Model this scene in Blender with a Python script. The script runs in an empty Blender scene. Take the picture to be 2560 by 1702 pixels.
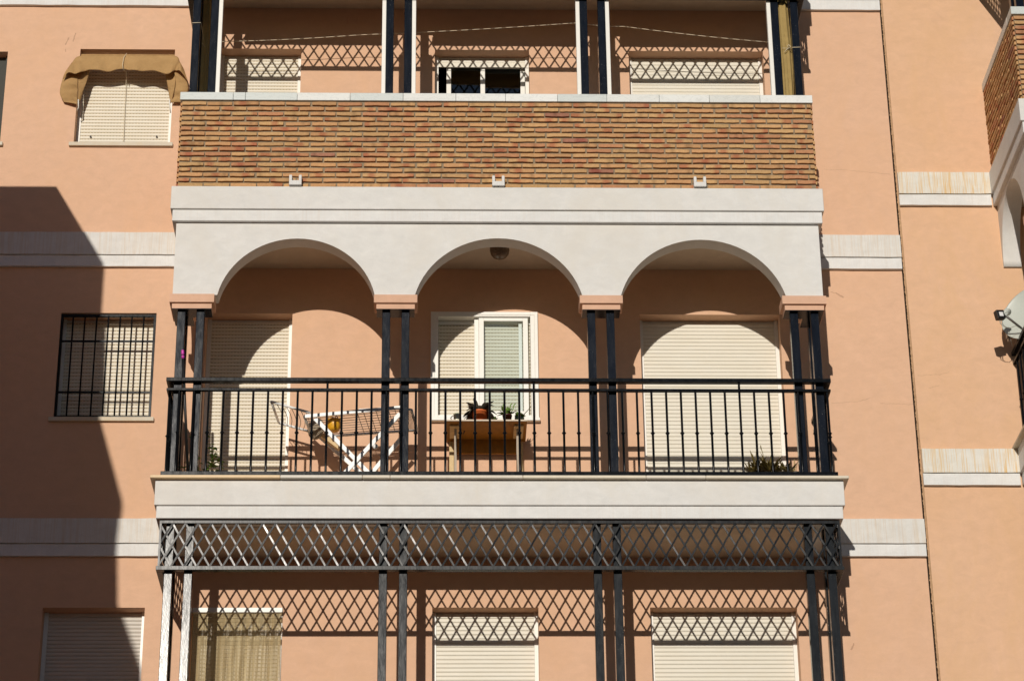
import bpy, math, random
from mathutils import Vector, Matrix
random.seed(7)
R = math.radians
sc = bpy.context.scene
COL = sc.collection

# ------------------------------------------------------------------ camera
CAM = Vector((0.1134, -21.4242, 1.6)); FPX = 6380.46
def cam_axes():
    a, y, r = R(25.7018), R(1.7789), R(-0.6228)
    f = Vector((math.sin(y)*math.cos(a), math.cos(y)*math.cos(a), math.sin(a)))
    rt = Vector((math.cos(y), -math.sin(y), 0)); up = rt.cross(f)
    return rt*math.cos(r)+up*math.sin(r), -rt*math.sin(r)+up*math.cos(r), f
RT, UP, FW = cam_axes()
cd = bpy.data.cameras.new('camera'); cam = bpy.data.objects.new('camera', cd); COL.objects.link(cam)
M3 = Matrix((RT, UP, -FW)).transposed()
cam.matrix_world = Matrix.Translation(CAM) @ M3.to_4x4()
cd.sensor_width = 36; cd.lens = FPX*36/2560; cd.clip_start = .1; cd.clip_end = 2000
sc.camera = cam
def P(u, v, Y):
    """photo pixel (2560x1702) seen on the vertical plane y = Y -> point of the place"""
    d = FW + RT*((u-1280)/FPX) - UP*((v-851)/FPX)
    t = (Y-CAM.y)/d.y
    return CAM + d*t

# ------------------------------------------------------------------ materials
def nmat(name):
    m = bpy.data.materials.new(name); m.use_nodes = True
    nt = m.node_tree; nt.nodes.clear()
    out = nt.nodes.new('ShaderNodeOutputMaterial'); b = nt.nodes.new('ShaderNodeBsdfPrincipled')
    nt.links.new(b.outputs[0], out.inputs[0])
    return m, nt, b, out
def N(nt, t, **k):
    n = nt.nodes.new(t)
    for a, v in k.items(): setattr(n, a, v)
    return n
def pos(nt, scale=(1, 1, 1), loc=(0, 0, 0)):
    g = N(nt, 'ShaderNodeNewGeometry'); mp = N(nt, 'ShaderNodeMapping')
    mp.inputs['Scale'].default_value = scale; mp.inputs['Location'].default_value = loc
    nt.links.new(g.outputs['Position'], mp.inputs[0]); return mp.outputs[0]
def noise(nt, vec, scale, detail=4, rough=.6, dist=0):
    n = N(nt, 'ShaderNodeTexNoise'); n.inputs['Scale'].default_value = scale; n.inputs['Detail'].default_value = detail
    n.inputs['Roughness'].default_value = rough; n.inputs['Distortion'].default_value = dist
    nt.links.new(vec, n.inputs['Vector']); return n.outputs['Fac']
def ramp(nt, fac, stops):
    r = N(nt, 'ShaderNodeValToRGB'); e = r.color_ramp.elements
    while len(e) < len(stops): e.new(.5)
    for i, (p, c) in enumerate(stops):
        e[i].position = p; e[i].color = c if len(c) == 4 else (*c, 1)
    nt.links.new(fac, r.inputs[0]); return r.outputs[0]
def mix(nt, fac, a, b, mode='MIX'):
    m = N(nt, 'ShaderNodeMix', data_type='RGBA', blend_type=mode)
    for i, x in ((0, fac), (6, a), (7, b)):
        if hasattr(x, 'is_linked') or hasattr(x, 'links'): nt.links.new(x, m.inputs[i])
        elif isinstance(x, (int, float)): m.inputs[i].default_value = x
        else: m.inputs[i].default_value = (*x, 1) if len(x) == 3 else x
    return m.outputs[2]
def math_(nt, op, a, b=None, c=None):
    m = N(nt, 'ShaderNodeMath', operation=op)
    for i, x in enumerate((a, b, c)):
        if x is None: continue
        if isinstance(x, (int, float)): m.inputs[i].default_value = x
        else: nt.links.new(x, m.inputs[i])
    return m.outputs[0]
def bump(nt, bsdf, h, strength=.3, dist=.01):
    b = N(nt, 'ShaderNodeBump'); b.inputs['Strength'].default_value = strength; b.inputs['Distance'].default_value = dist
    nt.links.new(h, b.inputs['Height']); nt.links.new(b.outputs[0], bsdf.inputs['Normal'])
BW = lambda v: (v, v, v)

def seg_mask(nt, marks):
    """hand placed scratches and hairline cracks: distance to short segments in the wall plane (x, z)"""
    g = N(nt, 'ShaderNodeNewGeometry')
    wob = N(nt, 'ShaderNodeTexNoise'); wob.inputs['Scale'].default_value = 22; nt.links.new(g.outputs['Position'], wob.inputs['Vector'])
    off = N(nt, 'ShaderNodeVectorMath', operation='MULTIPLY_ADD'); nt.links.new(wob.outputs['Color'], off.inputs[0])
    off.inputs[1].default_value = (.03, 0, .03); nt.links.new(g.outputs['Position'], off.inputs[2])
    sp = N(nt, 'ShaderNodeSeparateXYZ'); nt.links.new(off.outputs[0], sp.inputs[0])
    x, z = sp.outputs[0], sp.outputs[2]; acc = None
    for (x0, z0, x1, z1, w) in marks:
        x0 += .015; x1 += .015; z0 += .015; z1 += .015
        dx, dz = x1-x0, z1-z0; L2 = dx*dx+dz*dz
        t = math_(nt, 'ADD', math_(nt, 'MULTIPLY', math_(nt, 'SUBTRACT', x, x0), dx/L2), math_(nt, 'MULTIPLY', math_(nt, 'SUBTRACT', z, z0), dz/L2))
        t = math_(nt, 'MINIMUM', math_(nt, 'MAXIMUM', t, 0.), 1.)
        ex = math_(nt, 'SUBTRACT', x, math_(nt, 'MULTIPLY_ADD', t, dx, x0)); ez = math_(nt, 'SUBTRACT', z, math_(nt, 'MULTIPLY_ADD', t, dz, z0))
        d = math_(nt, 'SQRT', math_(nt, 'ADD', math_(nt, 'MULTIPLY', ex, ex), math_(nt, 'MULTIPLY', ez, ez)))
        m = math_(nt, 'LESS_THAN', d, w)
        acc = m if acc is None else math_(nt, 'MAXIMUM', acc, m)
    return acc

def plaster(name, c1, c2, grime=None, streak=None, amount=0., bstr=.35, marks=None, rough=.9, patch=1.):
    m, nt, b, _ = nmat(name)
    p = pos(nt)
    big = ramp(nt, noise(nt, p, .9*patch, 5, .6), [(.3, BW(0)), (.7, BW(1))])
    col = mix(nt, big, c1, c2)
    # faint trowel mottling
    mot = ramp(nt, noise(nt, pos(nt, (1, 1, 1.6), (3, 1, 7)), 7, 6, .7, .4), [(.3, BW(.91)), (.75, BW(1.045))])
    col = mix(nt, 1., col, mot, 'MULTIPLY')
    fine = ramp(nt, noise(nt, p, 160, 3, .7), [(.25, BW(.9)), (.7, BW(1.05))])
    col = mix(nt, .8, col, mix(nt, 1., col, fine, 'MULTIPLY'))
    if grime:
        gm = ramp(nt, noise(nt, pos(nt, (1, 1, .45), (9, 2, 4)), 1.7, 8, .74, .8), [(.46, BW(0)), (.74, BW(.7))])
        col = mix(nt, gm, col, grime)
    if streak:
        s1 = ramp(nt, noise(nt, pos(nt, (1, 1, .035)), 34, 3, .75), [(.5, BW(0)), (.66, BW(1))])
        s2 = ramp(nt, noise(nt, pos(nt, (1, 1, .3), (5, 0, 2)), 2.6, 3, .6), [(.36, BW(0)), (.62, BW(1))])
        s3 = ramp(nt, noise(nt, pos(nt, (1, 1, .02), (2, 0, 3)), 95, 2, .7), [(.52, BW(0)), (.62, BW(.8))])
        f = math_(nt, 'MULTIPLY', math_(nt, 'MAXIMUM', math_(nt, 'MULTIPLY', s1, s2), math_(nt, 'MULTIPLY', s3, .6)), amount)
        col = mix(nt, f, col, streak)
    if marks:
        col = mix(nt, math_(nt, 'MULTIPLY', seg_mask(nt, marks), .42), col, (.22, .11, .07))
    nt.links.new(col, b.inputs['Base Color']); b.inputs['Roughness'].default_value = rough
    b.inputs['Specular IOR Level'].default_value = .25
    h = math_(nt, 'ADD', noise(nt, p, 260, 2, .6), math_(nt, 'MULTIPLY', noise(nt, p, 60, 3, .6), .9))
    h = math_(nt, 'ADD', h, math_(nt, 'MULTIPLY', noise(nt, p, 3.5, 3, .5), 3.))
    bump(nt, b, h, bstr, .003)
    return m

def seg(u0, v0, u1, v1, w): a, b = P(u0, v0, 0), P(u1, v1, 0); return (a.x, a.z, b.x, b.z, w)
MARKS_A = [seg(163, 112, 172, 96, .006), seg(183, 104, 190, 84, .006), seg(2078, 731, 2090, 733, .003), seg(2090, 733, 2108, 742, .006),
           seg(2128, 1622, 2134, 1608, .008), seg(165, 130, 164, 124, .004)]
MARKS_A2 = [seg(2060, 424, 2120, 426, .0016), seg(2120, 426, 2225, 436, .0016), seg(2080, 1007, 2150, 1003, .0016), seg(2150, 1003, 2176, 993, .002),
            seg(2200, 1008, 2285, 1011, .0016)]
WALL = plaster('peach stucco', (.735, .470, .318), (.715, .450, .298), grime=(.70, .43, .262), bstr=.3, marks=MARKS_A+MARKS_A2)
WALLB = plaster('orange peach stucco', (.74, .475, .315), (.72, .45, .275), grime=(.67, .42, .23), bstr=.35,
                marks=[seg(2295, 938, 2345, 936, .0016), seg(2345, 936, 2372, 930, .0016), seg(2322, 970, 2348, 962, .0016)])
CAPM = plaster('peach capital stucco', (.72, .455, .32), (.69, .425, .29), grime=(.6, .38, .25), bstr=.25)
WHITE = plaster('white plaster', (.745, .735, .71), (.72, .705, .675), grime=(.68, .64, .57), bstr=.28)
BAND = plaster('stained white plaster', (.735, .72, .69), (.715, .695, .65), streak=(.58, .42, .25), amount=.5, bstr=.3)
BAND2 = plaster('clean white plaster', (.765, .76, .745), (.75, .745, .725), streak=(.55, .40, .26), amount=.14, bstr=.25)
BANDB = plaster('ochre stained plaster', (.75, .735, .69), (.73, .70, .62), streak=(.68, .43, .15), amount=1.3, bstr=.3)
CEIL = plaster('ceiling plaster', (.70, .58, .45), (.66, .54, .41), bstr=.2)
CONC = plaster('pavement concrete', (.13, .12, .11), (.10, .09, .085), bstr=.4)
SILLM = plaster('cream stone', (.66, .59, .47), (.60, .53, .42), grime=(.60, .42, .2), bstr=.1, rough=.55)

def attr_mat(name, rough, bscale, bstr, spec=.3, var=.25):
    m, nt, b, _ = nmat(name)
    a = N(nt, 'ShaderNodeAttribute', attribute_name='Col')
    f = ramp(nt, noise(nt, pos(nt), bscale, 5, .7), [(.25, BW(1-var)), (.75, BW(1+var*.6))])
    nt.links.new(mix(nt, 1., a.outputs['Color'], f, 'MULTIPLY'), b.inputs['Base Color'])
    b.inputs['Roughness'].default_value = rough; b.inputs['Specular IOR Level'].default_value = spec
    bump(nt, b, noise(nt, pos(nt), bscale*2.2, 4, .7), bstr, .003)
    return m
BRICK = attr_mat('fired brick', .85, 55, .5, var=.22)
MARBLE, nt, b, _ = nmat('grey veined marble')
a_ = N(nt, 'ShaderNodeAttribute', attribute_name='Col')
v_ = ramp(nt, noise(nt, pos(nt, (1, 1, 2.5)), 4.5, 6, .6, 2.2), [(.47, BW(1)), (.5, BW(.72)), (.53, BW(1))])
nt.links.new(mix(nt, .55, a_.outputs['Color'], mix(nt, 1., a_.outputs['Color'], v_, 'MULTIPLY')), b.inputs['Base Color'])
b.inputs['Roughness'].default_value = .45
MORTAR = plaster('brick mortar', (.33, .255, .17), (.26, .20, .13), bstr=.8)

def metal_paint(name, col, rough=.17, chips=True, wear=.5, spec=.22):
    m, nt, b, _ = nmat(name)
    g = pos(nt)
    base = ramp(nt, noise(nt, pos(nt, (1, 1, .12)), 30, 5, .7, .3), [(.3, tuple(c*.7 for c in col)), (.75, tuple(c*1.5 for c in col))])
    if chips:
        ch = ramp(nt, noise(nt, pos(nt, (1, 1, .7)), 135, 2, .8), [(.70, BW(0)), (.73, BW(1))])
        gate = ramp(nt, noise(nt, pos(nt, (1, 1, 1)), 3.0, 3, .6), [(.4, BW(.15)), (.65, BW(1))])
        base = mix(nt, math_(nt, 'MULTIPLY', math_(nt, 'MULTIPLY', ch, gate), wear), base, (.5, .48, .44))
    nt.links.new(base, b.inputs['Base Color'])
    rr = ramp(nt, noise(nt, pos(nt, (1, 1, .25)), 22, 6, .75, .5), [(.3, BW(rough*.75)), (.75, BW(rough*1.6))])
    nt.links.new(rr, b.inputs['Roughness'])
    b.inputs['Specular IOR Level'].default_value = spec
    bump(nt, b, noise(nt, pos(nt, (1, 1, .3)), 55, 4, .7), .16, .002)
    return m
IRON = metal_paint('blue black gloss paint', (.006, .0085, .014), rough=.15, spec=.20, wear=.8)
IRON2 = metal_paint('weathered black gloss paint', (.014, .0155, .017), rough=.15, wear=.45, spec=.27)
IRON3 = metal_paint('weathered lattice paint', (.014, .0155, .017), rough=.23, wear=.4, spec=.18)
RAILM = metal_paint('black railing paint', (.0045, .0055, .007), rough=.18, wear=.3, spec=.10)
def simple(name, c, rough=.5, spec=.4, var=.08, sc_=40, bst=0., metal=0.):
    m, nt, b, _ = nmat(name)
    f = ramp(nt, noise(nt, pos(nt), sc_, 4, .6), [(.3, tuple(x*(1-var) for x in c)), (.7, tuple(min(1, x*(1+var)) for x in c))])
    nt.links.new(f, b.inputs['Base Color']); b.inputs['Roughness'].default_value = rough
    b.inputs['Specular IOR Level'].default_value = spec; b.inputs['Metallic'].default_value = metal
    if bst: bump(nt, b, noise(nt, pos(nt), sc_*3, 3, .6), bst, .003)
    return m
ALU = simple('white lacquered aluminium', (.80, .78, .72), .4, .5, .03)
GREYF = simple('dark grey window frame', (.05, .05, .042), .6, .2)
DARK = simple('dark interior', (.02, .017, .014), .9)
WOODT = simple('dark varnished wood', (.34, .150, .016), .55, .4, .18, 18)
WOODL = simple('pale beech wood', (.62, .45, .22), .55, .4, .12, 20)
ROPE = simple('cream rope', (.72, .62, .45), .8, .2)
GREEN1 = simple('green leaf', (.16, .27, .045), .5, .4, .35, 30)
GREEN2 = simple('dark bronze leaf', (.075, .06, .04), .5, .4, .4, 30)
GREEN3 = simple('olive bronze leaf', (.155, .115, .032), .5, .4, .5, 25)
TERRA = simple('orange plastic', (.72, .17, .045), .45, .5, .05)
TEAL = simple('teal glazed pot', (.07, .28, .30), .25, .6, .1)
PLUM = simple('dark plum pot', (.07, .02, .02), .2, .6, .2)
MUGM = simple('pale green mug glaze', (.60, .60, .40), .3, .6, .25, 60)
BOWL = simple('white plastic bowl', (.72, .74, .76), .4, .5, .04)
SOIL = simple('potting soil', (.05, .03, .02), .95, .1, .4, 80)
YEL = simple('yellow plastic', (.75, .38, .02), .4, .5, .08)
MAG = simple('magenta plastic', (.62, .06, .42), .4)
BLK = simple('black plastic', (.012, .012, .012), .4)
RACK = simple('white enamelled tube', (.82, .82, .80), .35, .5, .03)
WIRE = simple('grey steel wire', (.12, .11, .10), .45, .5, .1)
SPECK = simple('speckled beige board', (.40, .33, .24), .8, .3, .5, 120)
DISHM = simple('pale grey enamel', (.50, .53, .48), .4, .4, .03)
LAMPM = simple('smoked glass lamp', (.16, .11, .07), .25, .5, .35, 60)
STICKER = simple('white sticker', (.75, .75, .75), .6)
def fabric(name, c, c2, fold=0):
    m, nt, b, _ = nmat(name)
    p = pos(nt)
    col = ramp(nt, noise(nt, pos(nt, (1, 1, 1)), 6, 5, .65, .4), [(.3, c), (.72, c2)])
    w = N(nt, 'ShaderNodeTexWave'); w.inputs['Scale'].default_value = 130; nt.links.new(p, w.inputs['Vector'])
    nt.links.new(col, b.inputs['Base Color']); b.inputs['Roughness'].default_value = .95; b.inputs['Specular IOR Level'].default_value = .1
    bump(nt, b, math_(nt, 'ADD', math_(nt, 'MULTIPLY', w.outputs['Fac'], .4), math_(nt, 'MULTIPLY', noise(nt, p, 9, 5, .55, 1.2), 9.)), .5, .006)
    return m
CANVAS = fabric('ochre canvas', (.52, .325, .145), (.42, .255, .11))
CANVAS2 = fabric('olive canvas', (.46, .33, .13), (.36, .25, .095))

def shutter_mat(name, c, dots, stain=.4, pitch=.036):
    m, nt, b, _ = nmat(name)
    tc = N(nt, 'ShaderNodeTexCoord'); sp = N(nt, 'ShaderNodeSeparateXYZ'); nt.links.new(tc.outputs['Object'], sp.inputs[0])
    col = mix(nt, ramp(nt, noise(nt, pos(nt, (.6, 1, 1.6)), 6, 5, .7), [(.35, BW(0)), (.75, BW(stain))]), c, (c[0]*.84, c[1]*.76, c[2]*.6))
    if dots:
        fx = math_(nt, 'FRACT', math_(nt, 'DIVIDE', sp.outputs[0], .030)); fz = math_(nt, 'FRACT', math_(nt, 'DIVIDE', sp.outputs[2], pitch))
        mx = math_(nt, 'LESS_THAN', math_(nt, 'ABSOLUTE', math_(nt, 'SUBTRACT', fx, .5)), .26)
        mz = math_(nt, 'LESS_THAN', math_(nt, 'ABSOLUTE', math_(nt, 'SUBTRACT', fz, .06)), .055)
        f = math_(nt, 'MULTIPLY', math_(nt, 'MULTIPLY', mx, mz), .8)
        col = mix(nt, f, col, (c[0]*.35, c[1]*.29, c[2]*.22))
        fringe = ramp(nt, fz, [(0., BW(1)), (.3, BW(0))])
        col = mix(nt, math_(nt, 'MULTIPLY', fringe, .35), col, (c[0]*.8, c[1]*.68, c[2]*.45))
    nt.links.new(col, b.inputs['Base Color']); b.inputs['Roughness'].default_value = .5
    return m
SH_CREAM = shutter_mat('cream pvc shutter', (.75, .71, .61), False, .25)
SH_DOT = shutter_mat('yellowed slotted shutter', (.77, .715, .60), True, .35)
SH_GREY = shutter_mat('pale grey shutter', (.60, .56, .50), False, .2)
def glass(name, tint, dark=False):
    m, nt, b, out = nmat(name); nt.nodes.remove(b)
    tr = N(nt, 'ShaderNodeBsdfTransparent'); tr.inputs[0].default_value = (*tint, 1)
    gl = N(nt, 'ShaderNodeBsdfGlossy'); gl.inputs['Roughness'].default_value = .02
    fr = N(nt, 'ShaderNodeFresnel'); fr.inputs[0].default_value = 1.6
    mx = N(nt, 'ShaderNodeMixShader')
    nt.links.new(math_(nt, 'MULTIPLY', fr.outputs[0], 1.4), mx.inputs[0]); nt.links.new(tr.outputs[0], mx.inputs[1]); nt.links.new(gl.outputs[0], mx.inputs[2])
    nt.links.new(mx.outputs[0], out.inputs[0]); return m
GLASS = glass('greenish window glass', (.955, .988, .988)); GLASSD = glass('window glass', (.7, .75, .75))
def blind_mat():
    m, nt, b, out = nmat('bamboo strand')
    col = ramp(nt, noise(nt, pos(nt, (1, 1, .04)), 60, 3, .7), [(.3, (.50, .37, .18)), (.7, (.72, .60, .36))])
    nt.links.new(col, b.inputs['Base Color']); b.inputs['Roughness'].default_value = .7
    tl = N(nt, 'ShaderNodeBsdfTranslucent'); nt.links.new(col, tl.inputs[0]); ms = N(nt, 'ShaderNodeMixShader'); ms.inputs[0].default_value = .25
    nt.links.new(b.outputs[0], ms.inputs[1]); nt.links.new(tl.outputs[0], ms.inputs[2]); nt.links.new(ms.outputs[0], out.inputs[0])
    return m
BAMBOO = blind_mat()

# ------------------------------------------------------------------ mesh building
class MB:
    def __init__(s): s.v = []; s.f = []; s.c = []; s.sm = []
    def face(s, idx, smooth=False): s.f.append(idx); s.sm.append(smooth)
    def verts(s, pts, col=(1, 1, 1)):
        b = len(s.v); s.v += [tuple(p) for p in pts]; s.c += [col]*len(pts); return b
    def box(s, x0, x1, y0, y1, z0, z1, col=(1, 1, 1)):
        b = s.verts([(x, y, z) for z in (z0, z1) for y in (y0, y1) for x in (x0, x1)], col)
        for q in ((0, 2, 3, 1), (4, 5, 7, 6), (0, 1, 5, 4), (2, 6, 7, 3), (0, 4, 6, 2), (1, 3, 7, 5)): s.face([b+i for i in q])
        return s
    def prism(s, poly, fn, a, b_, smooth=False):
        """poly: 2D outline, fn(p, t) -> point, extruded from t=a to t=b_"""
        n = len(poly); A = s.verts([fn(p, a) for p in poly]); B = s.verts([fn(p, b_) for p in poly])
        s.face([A+i for i in range(n)][::-1]); s.face([B+i for i in range(n)])
        for i in range(n): s.face([A+i, A+(i+1) % n, B+(i+1) % n, B+i], smooth)
        return s
    def bar(s, p, q, w, h, side=Vector((0, -1, 0))):
        """flat bar from p to q: w across in the plane, h along side"""
        p, q = Vector(p), Vector(q); d = (q-p).normalized(); n = side - d*side.dot(d); n.normalize(); c = d.cross(n)
        b = s.verts([e+c*a*w/2+n*k*h/2 for e in (p, q) for a, k in ((-1, -1), (1, -1), (1, 1), (-1, 1))])
        for q_ in ((3, 2, 1, 0), (4, 5, 6, 7), (0, 1, 5, 4), (1, 2, 6, 5), (2, 3, 7, 6), (3, 0, 4, 7)): s.face([b+i for i in q_])
        return s
    def tube(s, pts, r, n=8, cap=True, smooth=True):
        pts = [Vector(p) for p in pts]; rs = r if isinstance(r, (list, tuple)) else [r]*len(pts); rings = []
        nrm = None
        for i, p in enumerate(pts):
            d = (pts[min(i+1, len(pts)-1)]-pts[max(i-1, 0)]).normalized()
            if nrm is None:
                nrm = d.orthogonal().normalized()
            else:
                nrm = (nrm-d*nrm.dot(d)).normalized()
            c = d.cross(nrm)
            rings.append(s.verts([p+(nrm*math.cos(2*math.pi*k/n)+c*math.sin(2*math.pi*k/n))*rs[i] for k in range(n)]))
        for a, b in zip(rings, rings[1:]):
            for k in range(n): s.face([a+k, a+(k+1) % n, b+(k+1) % n, b+k], smooth)
        if cap: s.face([rings[0]+k for k in range(n)][::-1]); s.face([rings[-1]+k for k in range(n)])
        return s
    def lathe(s, prof, c=(0, 0, 0), n=20, M=None):
        """profile of (r, z), revolved round z"""
        rings = []
        for r, z in prof:
            pts = [Vector((r*math.cos(2*math.pi*k/n), r*math.sin(2*math.pi*k/n), z)) for k in range(n)]
            if M: pts = [M @ p for p in pts]
            rings.append(s.verts([p+Vector(c) for p in pts]))
        for a, b in zip(rings, rings[1:]):
            for k in range(n): s.face([a+k, a+(k+1) % n, b+(k+1) % n, b+k], True)
        return s
    def grid(s, rows, smooth=True):
        w = len(rows[0]); b = s.verts([p for r in rows for p in r])
        for i in range(len(rows)-1):
            for j in range(w-1): s.face([b+i*w+j, b+i*w+j+1, b+(i+1)*w+j+1, b+(i+1)*w+j], smooth)
        return s
    def leaf(s, base, d, length, width, droop=.4, n=5, fold=.25, up=Vector((0, 0, 1))):
        base = Vector(base); d = Vector(d).normalized(); side = d.cross(up)
        if side.length < .1: side = Vector((1, 0, 0))
        side.normalize(); rows = []
        for i in range(n+1):
            t = i/n; p = base+d*length*t-Vector((0, 0, 1))*droop*length*t*t
            w = width*math.sin(math.pi*min(1, t*.92+.06))**.8*.5
            lift = Vector((0, 0, 1))*w*fold
            rows.append([p-side*w+lift, p, p+side*w+lift])
        return s.grid(rows)
    def build(s, name, mat, parent=None, bevel=0, segs=1, loc=None, solid=0):
        me = bpy.data.meshes.new(name)
        vs = s.v if loc is None else [(x-loc[0], y-loc[1], z-loc[2]) for x, y, z in s.v]
        me.from_pydata(vs, [], s.f); me.materials.append(mat)
        me.polygons.foreach_set('use_smooth', s.sm)
        if any(c != (1, 1, 1) for c in s.c):
            at = me.color_attributes.new('Col', 'FLOAT_COLOR', 'POINT')
            at.data.foreach_set('color', [x for c in s.c for x in (*c, 1)])
        me.update()
        o = bpy.data.objects.new(name, me); COL.objects.link(o)
        if parent: attach(o, parent)
        if loc is not None: put(o, loc)
        if bevel:
            m = o.modifiers.new('bevel', 'BEVEL'); m.width = bevel; m.segments = segs; m.limit_method = 'ANGLE'; m.angle_limit = R(40)
        if solid:
            m = o.modifiers.new('solid', 'SOLIDIFY'); m.thickness = solid; m.offset = 0
        return o
ORG = {}
def worg(o): return ORG.get(o.name, Vector((0, 0, 0)))
def attach(o, parent):
    o.parent = parent; o.location = -worg(parent); ORG[o.name] = Vector((0, 0, 0))
def put(o, loc):
    ORG[o.name] = Vector(loc); o.location = Vector(loc)-(worg(o.parent) if o.parent else Vector((0, 0, 0)))
def empty(name, loc, label, cat, group=None):
    o = bpy.data.objects.new(name, None); COL.objects.link(o); put(o, loc); o.empty_display_size = .2
    return tag(o, label, cat, group)
def tag(o, label=None, cat=None, group=None, kind=None):
    if label: o['label'] = label
    if cat: o['category'] = cat
    if group: o['group'] = group
    if kind: o['kind'] = kind
    return o
def dup(o, parent=None, loc=None):
    c = o.copy(); COL.objects.link(c)
    if parent is not None: c.parent = parent
    ORG[c.name] = worg(o)
    if loc is not None: put(c, loc)
    for k in [x for x in o.children]:
        kc = k.copy(); COL.objects.link(kc); kc.parent = c; ORG[kc.name] = worg(k)
    return c

# ------------------------------------------------------------------ measured levels (metres above the street)
H = 2.9
T, MZ, B = 13.017, 12.779, 12.665        # string course: top, middle groove, bottom
K = 11.932                                # underside of the arcade wall
AL, AR, DA = -2.292, 3.569, .894          # plan of the loggia stack
XJ = 4.486                                # expansion joint
OT = 12.19                                # head of every opening on the middle floor
O1, O2, TH = .056, .037, .17
POSTX = [-2.208, -2.038, -.375, -.202, 1.468, 1.640, 3.300, 3.487]

# ------------------------------------------------------------------ setting
g = MB(); g.box(-400, 400, -400, 400, -.3, 0)
tag(g.build('ground', CONC), kind='structure')

def facade(x0, x1, z0, z1, holes, mat, name, parent, depth=.28, y=0.):
    xs = sorted({x0, x1, *[h[0] for h in holes], *[h[1] for h in holes]}); zs = sorted({z0, z1, *[h[2] for h in holes], *[h[3] for h in holes]})
    m = MB(); W_ = len(xs)
    for yy, fl in ((y, False), (y+depth, True)):
        b = m.verts([(x, yy, z) for z in zs for x in xs])
        for j in range(len(zs)-1):
            for i in range(W_-1):
                cx, cz = (xs[i]+xs[i+1])/2, (zs[j]+zs[j+1])/2
                if any(h[0] < cx < h[1] and h[2] < cz < h[3] for h in holes): continue
                q = [b+j*W_+i, b+j*W_+i+1, b+(j+1)*W_+i+1, b+(j+1)*W_+i]
                m.face(q[::-1] if fl else q)
    for (a, b_, c, d) in holes:
        q = [(a, c), (b_, c), (b_, d), (a, d)]
        for k in range(4):
            p, r_ = q[k], q[(k+1) % 4]; bb = m.verts([(p[0], y, p[1]), (r_[0], y, r_[1]), (r_[0], y+depth, r_[1]), (p[0], y+depth, p[1])])
            m.face([bb, bb+1, bb+2, bb+3])
    # ends and top of the slab of wall
    m.face([m.verts([(x0, y, z0), (x0, y, z1), (x0, y+depth, z1), (x0, y+depth, z0)])+i for i in range(4)])
    m.face([m.verts([(x1, y, z0), (x1, y+depth, z0), (x1, y+depth, z1), (x1, y, z1)])+i for i in range(4)])
    m.face([m.verts([(x0, y, z1), (x1, y, z1), (x1, y+depth, z1), (x0, y+depth, z1)])+i for i in range(4)])
    return m.build(name, mat, parent)

blockA = empty('apartment_building', (0, 0, 0), 'peach stucco apartment block with white arcaded loggias left of the cracked vertical joint', 'building')
blockB = empty('apartment_building', (8, 0, 0), 'orange tinted apartment block right of the cracked vertical joint with raised white bands', 'building')

WIN = dict(
    L0=(-4.98, -4.13, 11.12+H-.01, OT+H-.14+.09), L1=(-3.425, -2.500, 14.01, 15.075), BAR=(-3.422, -2.535, 11.12, OT), BL=(-3.392, -2.493, 8.22, OT-H),
    D1=(-2.068, -1.270, 10.14, OT), D2=(1.978, 3.292, 10.14, OT), MW=(.085, .960, 11.10, 12.165),
    UA=(-2.058, -1.262, 13.03, OT+H), UB=(.050, .978, 14.0, OT+H), UC=(1.960, 3.290, 13.03, OT+H),
    CU=(-2.074, -1.275, 7.25, OT-H), LM=(.046, .988, 8.22, OT-H), LR=(1.980, 3.290, 7.25, OT-H))
facade(-7.5, XJ, 0, 21, list(WIN.values()), WALL, 'wall', blockA)
facade(XJ+.022, 13, 0, 21, [(6.3, 7.9, OT+.69-2.05, OT+.69), (6.3, 7.9, OT+.69-2.05+H, OT+.69+H)], WALLB, 'wall', blockB)
for blk, xa, xb in ((blockA, -7.5, XJ), (blockB, XJ+.022, 13)):
    m = MB(); m.box(xa, xb, .284, 3.5, 0, .1); m.box(xa, xb, 3.5, 9, 0, 21); m.box(xa, xb, .284, 3.5, 20.8, 21); m.box(xa, xa+.1, .284, 3.5, .1, 20.8); m.box(xb-.1, xb, .284, 3.5, .1, 20.8)
    for z in (7.1, 10.0, 12.9, 15.8): m.box(xa+.1, xb-.1, .284, 3.5, z-.15, z)
    m.build('rear_block', DARK, blk)

# expansion joint: crumbling filler between the two blocks
m = MB(); rows = []
for i in range(900):
    z = 6+i*.012; w = .006+.012*random.random() if random.random() < .8 else .02
    y = .012+.012*random.random(); c = XJ+.011+.003*math.sin(z*2.1)
    rows.append([(c-w*.9, y+.004, z), (c, y, z), (c+w*.6, y+.004, z)])
m.grid(rows)
JT = simple('crumbling joint filler', (.035, .022, .014), .95, .1, .6, 90)
m.build('expansion_joint', JT, blockA)
m = MB(); rows = []
EDGE = plaster('frayed joint edge plaster', (.60, .38, .22), (.40, .24, .13), bstr=.8, patch=20)
for i in range(1400):
    z = 5+i*.009; e = .004+.0055*random.random()+(.006 if random.random() < .08 else 0)
    rows.append([(XJ+.022-e, -.0035, z), (XJ+.030, -.0035, z), (XJ+.036, 0.001, z)])
m.grid(rows, False); m.build('joint_edge', EDGE, blockB)

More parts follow.
